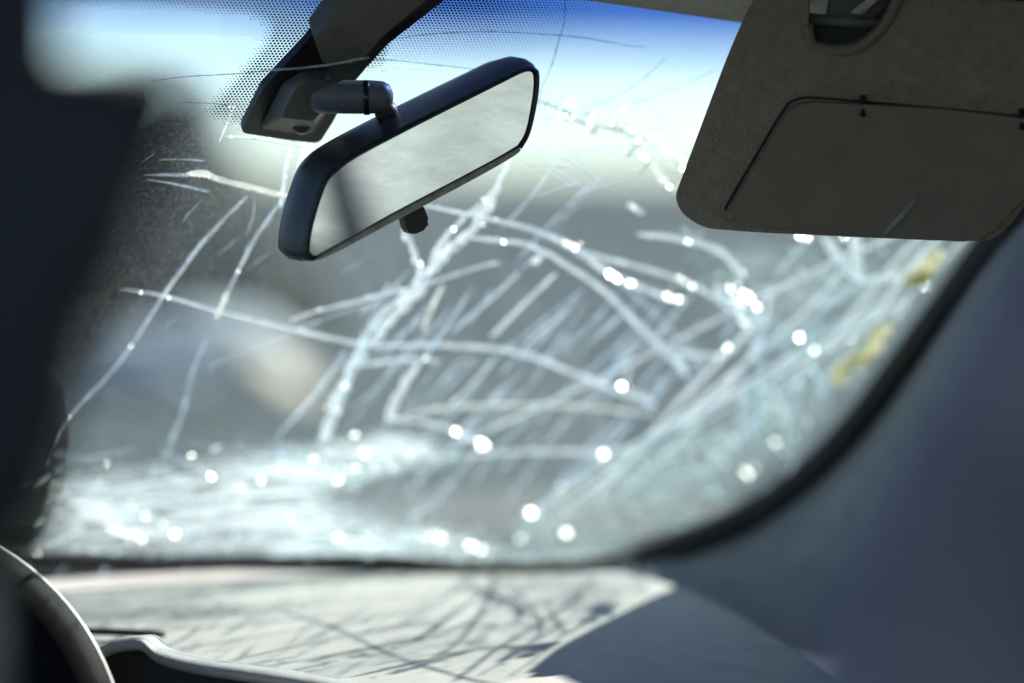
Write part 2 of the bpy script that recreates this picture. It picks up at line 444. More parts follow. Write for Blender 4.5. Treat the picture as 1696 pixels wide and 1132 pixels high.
def far_bank():
    bm = bmesh.new(); n = 40; prof = []
    for i in range(n + 1):
        x = -12 + 10.75 * i / n
        h = 1.57 + .12 * math.sin(i * .9) + .09 * random.random()
        if i > 37: h *= 1 - (i - 37) * .2
        prof.append((x, h))
    rows = []
    for (x, h) in prof:
        row = []
        for k in range(7):
            t = k / 6
            y = 16 + x * .15 + (-1.1 + 2.2 * t) + .15 * random.random()
            row.append(bm.verts.new((x, y, h * math.sin(math.pi * t) ** .5 if 0 < t < 1 else -.02)))
        rows.append(row)
    for a, b in zip(rows, rows[1:]):
        for k in range(6): bm.faces.new((a[k], a[k + 1], b[k + 1], b[k]))
    return link('hedge', bm, M['bank'])
tag(far_bank(), 'low dark grey green hedge far beyond the left part of the windscreen', 'hedge')

def heap(name, c, rx, ry, rz, m_, label, cat, seed):
    rnd = random.Random(seed); bm = bmesh.new()
    bmesh.ops.create_icosphere(bm, subdivisions=4, radius=1)
    ph = [rnd.random() * 6 for _ in range(6)]
    for v in bm.verts:
        n_ = 1 + .16 * math.sin(3 * v.co.x + ph[0]) * math.cos(4 * v.co.y + ph[1]) + .10 * math.sin(7 * v.co.z + ph[2] + 5 * v.co.x) + rnd.uniform(-.03, .03)
        v.co = Vector((v.co.x * rx * n_, v.co.y * ry * n_, max(-.02, v.co.z * rz * n_))) + c
    tag(link(name, bm, m_), label, cat)
heap('tarpaulin', Vector((-1.86, 13.4, 0)), .62, .45, .42, M['pale'], 'crumpled pale blue grey tarpaulin lying on the road ahead, seen blurred through the glass', 'tarpaulin', 2)
heap('sack', Vector((-1.32, 12.6, 0)), .27, .3, .24, M['cream'], 'cream coloured sack lying on the road beside the pale blue grey tarpaulin', 'sack', 3)
# a plastered wall standing behind and to the right of the car, added to brighten the mirror's reflection
bm = bmesh.new(); box(bm, Vector((5.6, -4.2, 1.5)), (Vector((-.25, .968, 0)), Vector((.968, .25, 0)), Vector((0, 0, 1))), (.12, 6, 1.5))
tag(link('mirror_fill_wall', bm, M['plaster'], None, False), 'pale plastered wall behind the car, added for its bright reflection in the rear view mirror', 'wall')

# ------------------------------------------------------------------ car body
car = thing('wrecked_car', 'wrecked car seen from inside, with dark seats, beige headliner and blue grey pillar trim', 'car')
CL = (G(690, 300) - CAM).dot(CR)          # centre line, measured sideways from the camera
def C(l, f, z):                            # car frame: lateral from the centre line, forward from the camera, height
    return Vector((CAM.x, CAM.y, 0)) + CR * (CL + l) + CF * f + Vector((0, 0, z))
rf = [G(-250, -208), G(300, -125), G(800, -50), G(1130, -1), G(1250, 17), G(1450, 46), G(1900, 112)]
up_n = Vector((0, 0, 1))
bm = bmesh.new()
fr = [p - GN * .012 - Vector((0, 0, .004)) for p in rf]
rows = []
for k in range(9):
    t = k / 8
    rows.append([bm.verts.new(p - CF * 2.6 * t + Vector((0, 0, .05 * math.sin(min(1, t * 3) * math.pi / 2)))) for p in fr])
top = []
for k in range(9):
    t = k / 8
    top.append([bm.verts.new(p - CF * 2.6 * t + Vector((0, 0, .03 + .05 * math.sin(min(1, t * 3) * math.pi / 2)))) for p in fr])
for R_ in (rows, top):
    for a, b in zip(R_, R_[1:]):
        for i in range(len(fr) - 1): bm.faces.new((a[i], a[i + 1], b[i + 1], b[i]))
for i in range(len(fr) - 1): bm.faces.new((rows[0][i], rows[0][i + 1], top[0][i + 1], top[0][i]))
link('headliner', bm, M['headliner'], car)
AX = (CR, CF, Vector((0, 0, 1)))
bm = bmesh.new(); box(bm, C(0, -.2, .24), AX, (.74, 1.9, .02)); link('floor_pan', bm, M['dash_dark'], car, False)
for sgn in (-1, 1):
    bm = bmesh.new(); box(bm, C(sgn * .76, -.1, .58), AX, (.03, 1.5, .32)); 
    bmesh.ops.bevel(bm, geom=bm.edges[:], offset=.015, segments=2, affect='EDGES')
    link('door', bm, M['seat_fabric'], car, False)
    bm = tube([C(sgn * .76, .05, .88), C(sgn * .72, -.02, 1.1), C(sgn * .66, -.1, 1.32)], (.055, .04), 10); link('door_pillar', bm, M['pillar'], car)
bm = bmesh.new(); box(bm, C(0, -1.45, .62), AX, (.74, .05, .40)); link('rear_bulkhead', bm, M['seat_fabric'], car, False)
# bonnet: slopes gently away from the cowl, buckled
bm = bmesh.new(); rows = []
for i in range(26):
    t = i / 25
    row = []
    for j in range(31):
        l = -.72 + 1.44 * j / 30
        z = .845 - .10 * t * t + .012 * math.sin(9 * t + 3 * l) * t + .02 * math.exp(-((t - .55) * 7) ** 2) * math.cos(4 * l) + .015 * math.cos(l * 2)
        row.append(bm.verts.new(C(l, 2.12 - .16 * (l / .72) ** 2 + 1.0 * t, z)))
    rows.append(row)
for a, b in zip(rows, rows[1:]):
    for j in range(30): bm.faces.new((a[j], a[j + 1], b[j + 1], b[j]))
link('bonnet', bm, M['body'], car)
bm = slab([C(.735, f_, z_) for f_, z_ in ((2.36, .87), (.80, .87), (.75, 1.31), (1.86, 1.31))], CR * .03, .006); link('side_sun_blocker', bm, M['pillar'], car, False)  # unseen panel added across the side window to keep sun off the dash
# right pillar trim: between the seal and the seat
seal_in = [(1680, 318), (1600, 404), (1560, 455), (1480, 562), (1400, 668), (1330, 745), (1270, 800), (1200, 845), (1120, 880), (1040, 908)]
seal_out = [(1715, 330), (1640, 410), (1597, 466), (1520, 575), (1440, 685), (1372, 760), (1302, 818), (1222, 868), (1130, 905), (1045, 924)]
seal_in = [(a[0] + (b[0] - a[0]) * .3, a[1] + (b[1] - a[1]) * .3) for a, b in zip(seal_in, seal_out)]
A_ = smooth(seal_in, 4); B_ = smooth(seal_out, 4)
bm = bmesh.new(); rows = []
for p, q in zip(A_, B_):
    m_ = (p + q) / 2
    a = G(p.x, p.y, .004); b = G(q.x, q.y, .004)
    rows.append([bm.verts.new(x) for x in (a, a - GN * .012, (a + b) / 2 - GN * .02, b - GN * .014, b + GN * .02)])
for a, b in zip(rows, rows[1:]):
    for k in range(4): bm.faces.new((a[k], a[k + 1], b[k + 1], b[k]))
link('window_seal', bm, M['rubber'], car)
pil_out = [(1780, 420), (1745, 470), (1700, 560), (1640, 680), (1580, 800), (1520, 890), (1490, 990), (1450, 1080), (1350, 1090), (1190, 1040)]
O_ = smooth(pil_out, 4)
bm = bmesh.new(); rows = []
for i, (q, o_) in enumerate(zip(B_, O_)):
    a = G(q.x, q.y, .006); dq = (a - CAM).dot(FWD)
    row = []
    for k in range(9):
        t = k / 8
        x = q.x + (o_.x - q.x) * t; y = q.y + (o_.y - q.y) * t
        row.append(bm.verts.new(W(x, y, dq - .02 * math.sin(min(1, t * 2.2) * math.pi / 2) - .10 * t)))
    rows.append(row)
for a, b in zip(rows, rows[1:]):
    for k in range(8): bm.faces.new((a[k], a[k + 1], b[k + 1], b[k]))
link('pillar_trim', bm, M['pillar'], car)

# ------------------------------------------------------------------ dashboard
DZ = .842
def D(px, py, z=DZ):
    r = ray(px, py); return CAM + r * ((z - CAM.z) / r.z)
dash = thing('dashboard', 'pale grey dashboard top in hard sunlight with crack shadows, below the broken windscreen', 'dashboard')
rear = [(-260, 905), (60, 921), (350, 928), (700, 934), (900, 934), (1040, 930), (1130, 948), (1230, 985), (1310, 1030), (1400, 1085), (1460, 1140), (1500, 1215)]
rp = smooth([D(x, y) for x, y in rear], 5)
cpt = D(560, 1260); rows = []
bm = bmesh.new(); NR = 12
for p in rp:
    row = [bm.verts.new(p + Vector((0, 0, -.10)))]
    e = (p - cpt).normalized()
    for k in range(NR + 1):
        t = k / NR
        h = -.022 * (1 - min(1, t * 9)) ** 2 + .004 * math.sin(6 * t)
        row.append(bm.verts.new(p + (cpt - p) * t + Vector((0, 0, h))))
    rows.append(row)
for a, b in zip(rows, rows[1:]):
    for k in range(NR + 1): bm.faces.new((a[k], a[k + 1], b[k + 1], b[k]))
bmesh.ops.remove_doubles(bm, verts=bm.verts[:], dist=1e-4)
link('dash_top', bm, M['dash'], dash)
# ridge along the top of the dash on the driver side, over the instruments
hood_path = [(60, 1120), (120, 1092), (165, 1073), (190, 1062), (232, 1058), (262, 1080), (330, 1098), (450, 1116), (600, 1142), (760, 1180)]
hp = smooth([(x, y, 0) for x, y in hood_path], 5)
bm = bmesh.new(); rows = []
for p in hp:
    a = W(p.x, p.y, 1.66)
    rows.append([bm.verts.new(v) for v in (a + FWD * .14 - UP * .035, a + FWD * .07 - UP * .006, a + FWD * .012, a, a - UP * .004 - FWD * .003, a - UP * .009 + FWD * .004, a - UP * .014 + FWD * .08)])
for a, b in zip(rows, rows[1:]):
    for k in range(6): bm.faces.new((a[k], a[k + 1], b[k + 1], b[k]))
link('instrument_hood', bm, M['hood_grey'], dash)
bm = slab([W(p.x, p.y + 6, 1.70) for p in hp] + [W(760, 1400, 1.70), W(60, 1400, 1.70)], FWD * .01)
link('instrument_face', bm, M['dash_dark'], dash, False)
bm = slab([W(x, y, 1.79) for x, y in ((-400, 1060), (60, 1120), (60, 1400), (-400, 1400))], FWD * .02)
link('lower_panel', bm, M['dash_dark'], dash, False)
slot = smooth([W(x, y, 1.80) for x, y in [(265, 1082), (330, 1094), (420, 1104), (520, 1120), (620, 1135)]], 4)
link('vent_slot', tube([D(x, y, DZ + .006) for x, y in [(145, 1046), (210, 1048), (272, 1050)]], (.004, .003), 6), M['dash_dark'], dash)

# ------------------------------------------------------------------ steering wheel
wheel = thing('steering_wheel', 'dark leather steering wheel with a pale bead as sunlit rim edge at the lower left', 'steering wheel')
WD = 1.60
wc = W(-252, 1296, WD); R0 = 457 * K * WD
wn_ = (-FWD + UP * .28 + RIGHT * .1).normalized(); wu = RIGHT - wn_ * RIGHT.dot(wn_); wu.normalize(); wv = wn_.cross(wu)
if wv.dot(UP) < 0: wv = -wv
bm = bmesh.new(); rings = []
for i in range(96):
    a = 2 * math.pi * i / 96; dr = wu * math.cos(a) + wv * math.sin(a)
    rings.append([bm.verts.new(wc + dr * (R0 - .036 + .036 * math.cos(b)) + wn_ * .018 * math.sin(b)) for b in [2 * math.pi * k / 16 for k in range(16)]])
for i in range(96):
    a, b = rings[i], rings[(i + 1) % 96]
    for k in range(16): bm.faces.new((a[k], a[(k + 1) % 16], b[(k + 1) % 16], b[k]))
link('rim', bm, M['leather'], wheel)
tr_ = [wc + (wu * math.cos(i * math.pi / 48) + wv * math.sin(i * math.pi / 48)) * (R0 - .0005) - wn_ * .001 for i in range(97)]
link('rim_highlight', tube(tr_, .0022, 8, False, wn_), M['highlight_pale'], wheel)  # pale bead added for the bright highlight line along the rim
pad = rounded([wc + wu * x + wv * y for x, y in ((-.075, .05), (.075, .05), (.06, -.06), (-.06, -.06))], .03)
link('airbag_pad', cushion(pad, wn_, .025, 5, .02, .3), M['black_plastic'], wheel)
for x, y in ((.15, .075), (-.15, .075), (.0, -.16)):
    e = wc + wu * x + wv * y
    link('spoke', tube([wc, (wc + e) / 2, e], [(.05, .012), (.055, .01), (.07, .012)], 10, True, wn_), M['black_plastic'], wheel)
link('column', tube([wc + FWD * .005, wc + FWD * .2 - UP * .06], .04, 14), M['dash_dark'], wheel)

# ------------------------------------------------------------------ windscreen
ws = thing('windscreen', 'shattered laminated windscreen with white cracks, blue shade band and a dotted black edge', 'windscreen')
gl_poly = [(-250, -206), (1450, 47), (1690, 320), (1620, 407), (1500, 570), (1360, 745), (1220, 860), (1060, 915), (700, 934), (60, 922), (-260, 905)]
bm = slab([G(x, y, 0) for x, y in gl_poly], GN * .005)
link('pane', bm, M['glass'], ws, False)
# dark painted border at the driver's edge of the glass
link('painted_border', slab([G(x, y, -.0062) for x, y in ((-250, 430), (30, 560), (100, 640), (112, 720), (104, 800), (70, 880), (40, 922), (-255, 908))], GN * .001), M['rubber'], ws, False)
# shade band across the top
def band_fade(co, e):
    x, y = px_of(co)
    yb = 54 + .047 * x + (34 if x > 600 else 34 * max(0, (x - 400) / 200))
    yt = yb - 105 - .01 * x
    t = max(0, min(1, (yb - y) / (yb - yt)))
    return .97 * t ** 1.0
sheet('shade_band', [(-250, -206), (1450, 47), (1480, 170), (800, 130), (420, 75), (-250, 45)], -.0071, M['shade'], ws, .004, band_fade)
# dotted edge round the mirror mount
def fr_fade(co, e):
    x, y = px_of(co)
    t = min(1, .35 + e / .012)
    if x > 640: t *= max(0, min(1, 1.05 - (y - 10) / 130)) * max(0, min(1, (1090 - x) / 330 + .15))
    return t
dots = smooth([(-40, -170), (60, -6), (250, 12), (380, 24), (425, 34), (437, 52), (425, 78), (392, 116), (362, 150), (345, 172), (342, 190), (372, 204), (410, 214), (470, 228), (520, 226), (600, 118), (720, 128), (860, 96), (980, 66), (1100, 40), (1130, -20), (700, -80), (300, -120)], 4, True)
sheet('dotted_edge', [(p.x, p.y) for p in [Vector((q[0], q[1])) for q in dots]], .0012, M['frit'], ws, .004, fr_fade)

CR_N = 0
def crack(pts, wd, mt='crack_white', taper=(.25, .25), rough=.18, off=.002, glint=(), spur=0, lift=.35):
    """one fracture: a ragged ridge of scattering glass lying in the pane"""
    global CR_N; CR_N += 1
    rnd = random.Random(100 + CR_N)
    P = smooth([Vector((x, y, 0)) for x, y in pts], 9)
    n = len(P); bm = bmesh.new(); rows = []
    ww = wd if isinstance(wd, (list, tuple)) else (wd, wd)
    if max(ww) > 8: ww = (ww[0] * .85, ww[1] * .85)
    j1 = j2 = 0
    for i, p in enumerate(P):
        t = i / (n - 1)
        c = G(p.x, p.y, off)
        a = G(P[max(i - 1, 0)].x, P[max(i - 1, 0)].y, off); b = G(P[min(i + 1, n - 1)].x, P[min(i + 1, n - 1)].y, off)
        s = (b - a).normalized().cross(GN).normalized()
        k = gscale(p.x, p.y) * (ww[0] + (ww[1] - ww[0]) * t) * .5
        k *= min(1, taper[0] + t * 6) * min(1, taper[1] + (1 - t) * 6)
        j1 = .6 * j1 + rnd.uniform(-1, 1) * rough; j2 = .6 * j2 + rnd.uniform(-1, 1) * rough
        l = c - s * k * (1 + j1); r = c + s * k * (1 + j2)
        rows.append([bm.verts.new(l), bm.verts.new(c - GN * k * lift * (1 + j1)), bm.verts.new(r)])
    for a, b in zip(rows, rows[1:]):
        for q in range(2): bm.faces.new((a[q], a[q + 1], b[q + 1], b[q]))
    big = max(ww) >= 6 and mt in ('crack_white', 'crack_cream', 'crack_blue')
    thin = []
    if big:
        for sidx in range(2 if max(ww) < 12 else 3):          # bright strands running inside the wider veil
            o0 = rnd.uniform(-.8, .8); o_ = o0; prev = None; i0 = rnd.randint(0, n // 3); i1 = n - rnd.randint(0, n // 3)
            for i in range(i0, i1):
                L_, C_, R_ = rows[i][0].co, rows[i][1].co, rows[i][2].co
                o_ = max(-1, min(1, o_ + rnd.gauss(0, .10)))
                mid = (L_ + R_) / 2; hw = (R_ - L_) / 2
                c0 = mid + hw * o_ - GN * .0012; tw = .10 + .10 * rnd.random()
                cur = [bm.verts.new(c0 - hw * tw), bm.verts.new(c0 - GN * hw.length * .3), bm.verts.new(c0 + hw * tw)]
                if prev and rnd.random() > .06:
                    for q in range(2): thin.append(bm.faces.new((prev[q], prev[q + 1], cur[q + 1], cur[q])))
                prev = cur
        for i in range(2, n - 2):                              # chips along the fracture
            if rnd.random() < .12:
                p = P[i]; facet(bm, p.x + rnd.uniform(-.5, .5) * ww[0], p.y + rnd.uniform(-.4, .4) * ww[0], rnd.uniform(1.2, 4.6), rnd, .32)
    for (tx, ty, size) in glint:
        facet(bm, tx, ty, size * rnd.uniform(.5, .9), rnd, .16)
        for q in range(2): facet(bm, tx + rnd.uniform(-9, 9), ty + rnd.uniform(-6, 6), size * rnd.uniform(.2, .5), rnd, .25)
    for f in bm.faces: f.material_index = 1 if f.tag else 0
    for f in thin: f.material_index = 2
    veil = {'crack_white': 'veil_white', 'crack_cream': 'veil_cream', 'crack_blue': 'veil_blue'}.get(mt, mt) if big else mt
    return link('crack', bm, [M[veil], M['facet'], M['strand']], ws)
def facet(bm, px, py, size, rnd, ang=.12, off=.008):
    """small chip of glass whose flat side catches the sun"""
    c = G(px, py, off); view = (CAM - c).normalized()
    h = (view + SUNV).normalized()
    h = (h + Vector((rnd.uniform(-ang, ang), rnd.uniform(-ang, ang), rnd.uniform(-ang, ang)))).normalized()
    s = h.cross(UP).normalized(); u = s.cross(h)
    k = gscale(px, py) * size * .5
    n = rnd.randint(5, 7); a0 = rnd.random() * 6
    ring = [c + (s * math.cos(a0 + 6.2832 * i / n) + u * math.sin(a0 + 6.2832 * i / n)) * k * rnd.uniform(.75, 1.15) for i in range(n)]
    top = [bm.verts.new(p) for p in ring]; bot = [bm.verts.new(p - h * k * .9 - (p - c) * .3) for p in ring]
    f = bm.faces.new(top); f.tag = True
    for i in range(n):
        q = bm.faces.new((top[i], bot[i], bot[(i + 1) % n], top[(i + 1) % n])); q.tag = True
    q = bm.faces.new(bot[::-1]); q.tag = True

# --- left, sharp cracks
crack([(75, 762), (112, 690), (200, 597), (270, 490), (332, 405), (370, 365), (410, 325)], (2.5, 7), 'crack_blue', (.4, .6))
crack([(195, 478), (270, 490), (360, 515), (470, 541), (600, 570), (700, 571), (800, 575), (880, 590), (980, 630), (1085, 670)], (6, 13), 'crack_white', (.15, .7), glint=((1030, 640, 11), (500, 545, 3)))
crack([(462, 338), (420, 400), (388, 462), (376, 488)], (7, 5), 'crack_blue')
crack([(378, 482), (368, 505), (358, 528)], (7, 8), 'crack_cream', (.5, .4), glint=((372, 492, 3),))
crack([(345, 556), (322, 610), (304, 680), (275, 752)], (5, 6), 'crack_faint')
crack([(480, 531), (520, 517), (580, 502), (630, 488), (690, 475), (800, 440), (830, 436)], (7, 6), 'crack_white', (.4, .2))
crack([(330, 611), (400, 585), (470, 556), (560, 520), (640, 500)], (4, 5), 'crack_faint')
crack([(236, 290), (280, 289), (312, 290)], (3, 9), 'crack_blue', (.2, .9))
crack([(308, 288), (345, 291), (358, 296), (420, 312), (482, 327)], (11, 13), 'crack_cream', (.5, .7), glint=((345, 293, 4), (470, 322, 5)))
crack([(312, 286), (338, 284), (358, 295)], (6, 5), 'crack_white')
crack([(242, 297), (290, 305), (347, 318)], (3, 5), 'crack_blue')
crack([(262, 265), (300, 264), (340, 267)], (3, 3), 'crack_faint')
crack([(488, 232), (476, 270), (468, 322), (464, 345)], (7, 9), 'crack_white')
crack([(545, 196), (520, 235), (494, 290), (476, 330)], (10, 10), 'crack_cream', glint=((478, 325, 6), (520, 236, 4)))
crack([(530, 205), (508, 240), (492, 285)], (4, 5), 'crack_white')
crack([(372, 226), (430, 229), (470, 236), (505, 242)], (4, 6), 'crack_white', glint=((498, 240, 3),))
crack([(386, 180), (378, 200), (363, 236)], (3, 2.5), 'crack_white', glint=((387, 178, 3.5),))
crack([(290, 170), (340, 171), (372, 174), (388, 180)], (2, 2.2), 'crack_dark')
crack([(248, 136), (300, 128), (400, 122), (440, 117)], (2, 4), 'crack_dark', (.2, .8))
crack([(440, 117), (500, 113), (556, 106), (590, 99), (612, 96)], (3.5, 4), 'crack_cream', (.7, .5), off=.050)
crack([(600, 98), (660, 101), (740, 110), (820, 118)], (3, 3), 'crack_teal', off=.006)
crack([(590, 112), (680, 116), (760, 120)], (4, 3), 'crack_cream', off=.006)
crack([(640, 68), (700, 58), (790, 53), (850, 54), (960, 62), (1040, 76), (1075, 78)], (2.5, 2.5), 'crack_dark')
crack([(936, -10), (934, 40), (926, 65), (914, 108), (896, 150), (885, 190)], (2, 2.5), 'crack_dark', (.6, .3))
crack([(1105, 95), (1060, 135), (1010, 165), (960, 180)], (3, 3), 'crack_teal')
crack([(1190, 115), (1110, 150), (1040, 175)], (3, 3), 'crack_teal')
crack([(1016, 275), (960, 335), (900, 400)], (3, 4), 'crack_faint')
# --- sparkling band right of the mirror
crack([(890, 165), (930, 182), (970, 205), (1010, 212), (1050, 228), (1075, 232)], (9, 10), 'crack_teal', rough=.5)
crack([(905, 178), (945, 195), (985, 200), (1030, 208), (1090, 228), (1140, 275)], (12, 16), 'crack_cream', rough=.6,
      glint=((950, 194, 7), (978, 206, 8), (1033, 184, 8), (1045, 215, 9), (1097, 227, 9), (1113, 251, 9), (1130, 268, 10), (1020, 200, 6)))
crack([(1000, 228), (1040, 255), (1075, 268), (1098, 300), (1120, 320)], (10, 12), 'crack_cream', rough=.5, glint=((1070, 262, 7), (1096, 297, 8)))
crack([(1040, 338), (1052, 346), (1066, 354)], (12, 11), 'crack_white', (.6, .5), glint=((1050, 345, 7),))
crack([(1155, 176), (1165, 182), (1172, 188)], (11, 11), 'crack_white', (.6, .6))
# --- hub under the mirror
crack([(668, 380), (682, 408), (694, 438), (702, 465)], (14, 16), 'crack_white', rough=.4)
crack([(846, 262), (820, 318), (800, 352), (770, 392), (735, 425), (704, 462)], (14, 26), 'crack_white', rough=.45, glint=((803, 332, 10), (800, 372, 8)))
crack([(800, 335), (770, 360), (735, 398), (712, 440)], (10, 14), 'crack_white', rough=.4)
crack([(706, 445), (694, 475), (660, 515), (620, 560), (590, 600), (566, 640), (548, 690), (540, 730)], (26, 20), 'crack_white', (.6, .3), rough=.5)
crack([(696, 470), (650, 505), (614, 545), (592, 580)], (9, 14), 'crack_white', rough=.4)
crack([(610, 570), (585, 612), (560, 655), (545, 700), (528, 735)], (26, 8), 'crack_white', (.4, .3), rough=.5)
crack([(735, 470), (715, 510), (700, 548)], (6, 7), 'crack_cream')
crack([(600, 606), (650, 598), (700, 595), (728, 600)], (8, 7), 'crack_white', glint=((706, 594, 5),))
crack([(702, 590), (670, 635), (652, 668), (640, 700)], (14, 18), 'crack_white', rough=.4)
# --- arcs
crack([(700, 340), (760, 352), (800, 360), (880, 380), (945, 408), (1010, 452), (1080, 484), (1134, 500)], (9, 14), 'crack_white', (.4, .8),
      glint=((938, 404, 12), (952, 410, 11), (1010, 455, 13), (1022, 462, 10), (1042, 470, 12), (1105, 490, 11), (1122, 498, 11)))
crack([(776, 394), (830, 399), (880, 408), (940, 440), (1010, 490), (1060, 540), (1105, 585), (1130, 612)], (10, 13), 'crack_white', (.5, .6))
crack([(950, 412), (1000, 428), (1060, 443), (1130, 466), (1190, 497), (1250, 548)], (10, 12), 'crack_white', (.5, .8), glint=((1135, 468, 13), (1145, 474, 8), (1228, 532, 9), (1240, 545, 10)))
crack([(1010, 455), (1060, 495), (1110, 545), (1145, 590), (1165, 620)], (9, 9), 'crack_faint')
crack([(1055, 388), (1110, 393), (1160, 404), (1200, 420), (1232, 460)], (12, 14), 'crack_white', (.4, .5))
crack([(1186, 470), (1205, 495), (1235, 512), (1262, 535)], (14, 16), 'crack_white', rough=.5,
      glint=((1222, 470, 9), (1233, 487, 15), (1240, 493, 13), (1255, 511, 15), (1225, 515, 12), (1228, 500, 9), (1210, 480, 8)))
crack([(1112, 578), (1140, 586), (1190, 590), (1215, 575), (1240, 545), (1260, 520)], (13, 13), 'crack_white')
crack([(1118, 590), (1128, 606), (1138, 622)], (16, 14), 'crack_white', (.6, .5))
crack([(1362, 390), (1390, 425), (1420, 465)], (18, 20), 'crack_white')
crack([(1416, 388), (1418, 425), (1424, 466)], (20, 20), 'crack_white', glint=((1395, 395, 8),))
crack([(1420, 466), (1470, 462), (1505, 446), (1530, 418), (1552, 395)], (20, 18), 'crack_white')
crack([(1424, 470), (1370, 505), (1310, 560), (1250, 580)], (22, 18), 'crack_faint', rough=.4)
crack([(1340, 395), (1300, 440), (1265, 485)], (15, 14), 'crack_faint')
crack([(1262, 520), (1300, 540), (1330, 562), (1400, 540), (1450, 520)], (16, 14), 'crack_faint', glint=((1324, 560, 12),))
crack([(1320, 392), (1335, 394), (1348, 392)], (12, 12), 'crack_white', (.7, .7), glint=((1325, 391, 11), (1338, 393, 10)))
# --- hanging streaks
for a, b, wd, mt in (((892, 418), (742, 556), 8, 'crack_blue'), ((900, 424), (880, 436), 13, 'crack_white'), ((922, 452), (812, 560), 8, 'crack_white'), ((968, 478), (800, 610), 9, 'crack_faint'), ((955, 500), (860, 600), 8, 'crack_faint'),
                 ((960, 492), (868, 572), 8, 'crack_blue'), ((790, 592), (690, 700), 8, 'crack_faint'), ((820, 592), (730, 686), 8, 'crack_blue'), ((870, 610), (780, 700), 8, 'crack_faint'), ((768, 590), (668, 690), 7, 'crack_faint'),
                 ((1085, 545), (900, 740), 10, 'crack_faint'), ((1125, 560), (1020, 690), 9, 'crack_faint'), ((1060, 560), (990, 640), 9, 'crack_faint'), ((1150, 560), (1060, 690), 9, 'crack_faint'), ((790, 752), (705, 850), 8, 'crack_faint'),
                 ((1000, 740), (870, 880), 10, 'crack_faint'), ((1040, 700), (960, 800), 9, 'crack_faint'), ((900, 750), (835, 840), 8, 'crack_faint'), ((575, 578), (458, 724), 8, 'crack_blue'), ((1100, 620), (1080, 690), 12, 'crack_faint'),
                 ((985, 300), (850, 440), 6, 'crack_faint'), ((930, 260), (830, 380), 6, 'crack_faint'), ((1000, 520), (930, 590), 7, 'crack_faint'), ((1290, 612), (1255, 700), 14, 'crack_faint'), ((1322, 620), (1300, 720), 14, 'crack_faint'), ((1236, 655), (1208, 740), 12, 'crack_faint')):
    m_ = ((a[0] + b[0]) / 2 + random.uniform(-5, 5), (a[1] + b[1]) / 2 + random.uniform(-4, 4))
    crack([a, m_, b], (wd, wd), mt, (.3, .2))
crack([(664, 690), (720, 678), (800, 672), (900, 671), (1000, 677), (1085, 688)], (9, 10), 'crack_cream', (.2, .3))
crack([(640, 694), (690, 698), (750, 713), (780, 728), (812, 744)], (11, 11), 'crack_white', (.5, .7), glint=((755, 715, 10), (803, 737, 15), (797, 733, 10)))
crack([(750, 757), (830, 750), (920, 747), (1010, 747), (1060, 735), (1105, 712)], (9, 13), 'crack_white', (.2, .8), glint=((1000, 752, 14),))
crack([(1040, 752), (1100, 716), (1200, 664), (1290, 605), (1345, 560)], (13, 12), 'crack_white')
crack([(985, 775), (1085, 728), (1190, 672), (1305, 602)], (7, 6), 'crack_teal')
crack([(860, 885), (900, 838), (940, 795), (1000, 762), (1040, 748)], (10, 12), 'crack_faint')
crack([(812, 890), (850, 850), (900, 800)], (6, 6), 'crack_teal')
def under(px, py):
    p = D(px, py); t = ((GP - p).dot(GN)) / SUNV.dot(GN)
    return px_of(p + SUNV * t)
for pts, wd in (([(455, 1018), (540, 1040), (640, 1078), (740, 1105), (860, 1132), (960, 1150)], 7), ([(640, 1078), (760, 1040), (850, 990), (885, 955)], 7), ([(850, 990), (890, 1040), (870, 1070), (800, 1112)], 6), ([(690, 1062), (770, 1005), (840, 962)], 10), ([(880, 1066), (940, 1030), (1000, 1000)], 7), ([(760, 1120), (830, 1070), (930, 1010), (985, 955)], 10), ([(720, 1085), (760, 1060), (800, 1000), (815, 950)], 8), ([(900, 1010), (930, 1050), (960, 1040)], 8), ([(800, 985), (860, 1010), (950, 1000)], 9), ([(760, 955), (800, 1000), (880, 1030)], 6), ([(850, 1115), (900, 1080), (935, 1050)], 6), ([(560, 1046), (620, 1030), (690, 1020)], 4)):
    crack([under(*q) for q in pts], wd, 'crack_white', (.6, .4), rough=.3)  # cracks added along the sun's path to cast shadow lines on the dash
# --- fine hanging streaks and hairlines, too many to follow one by one
bm = bmesh.new(); rnd = random.Random(77)
def hair(x0, y0, x1, y1, wd):
    k = gscale(x0, y0) * wd * .5; prev = None; N_ = 14; bx_ = rnd.uniform(-8, 8)
    for i in range(N_ + 1):
        t = i / N_
        x = x0 + (x1 - x0) * t + bx_ * math.sin(t * math.pi) + rnd.uniform(-.8, .8); y = y0 + (y1 - y0) * t + rnd.uniform(-.8, .8)
        c = G(x, y, .003); kk = k * min(1, .2 + 4 * t, .2 + 4 * (1 - t))
        sdir = (G(x1, y1) - G(x0, y0)).normalized().cross(GN).normalized()
        cur = [bm.verts.new(c - sdir * kk), bm.verts.new(c - GN * kk * .5), bm.verts.new(c + sdir * kk)]
        if prev:
            for q in range(2): bm.faces.new((prev[q], prev[q + 1], cur[q + 1], cur[q]))
        prev = cur
for i in range(64):
    x = rnd.uniform(620, 1180); y = rnd.uniform(440, 760) ; ln = rnd.uniform(40, 190); a = rnd.uniform(.72, .98)
    hair(x, y, x - ln * math.cos(a), y + ln * math.sin(a), rnd.uniform(3, 8))
for i in range(26):
    x = rnd.uniform(1180, 1400); y = rnd.uniform(440, 800); ln = rnd.uniform(40, 120); a = rnd.uniform(1.0, 1.8)
    hair(x, y, x - ln * math.cos(a), y + ln * math.sin(a), rnd.uniform(4, 10))
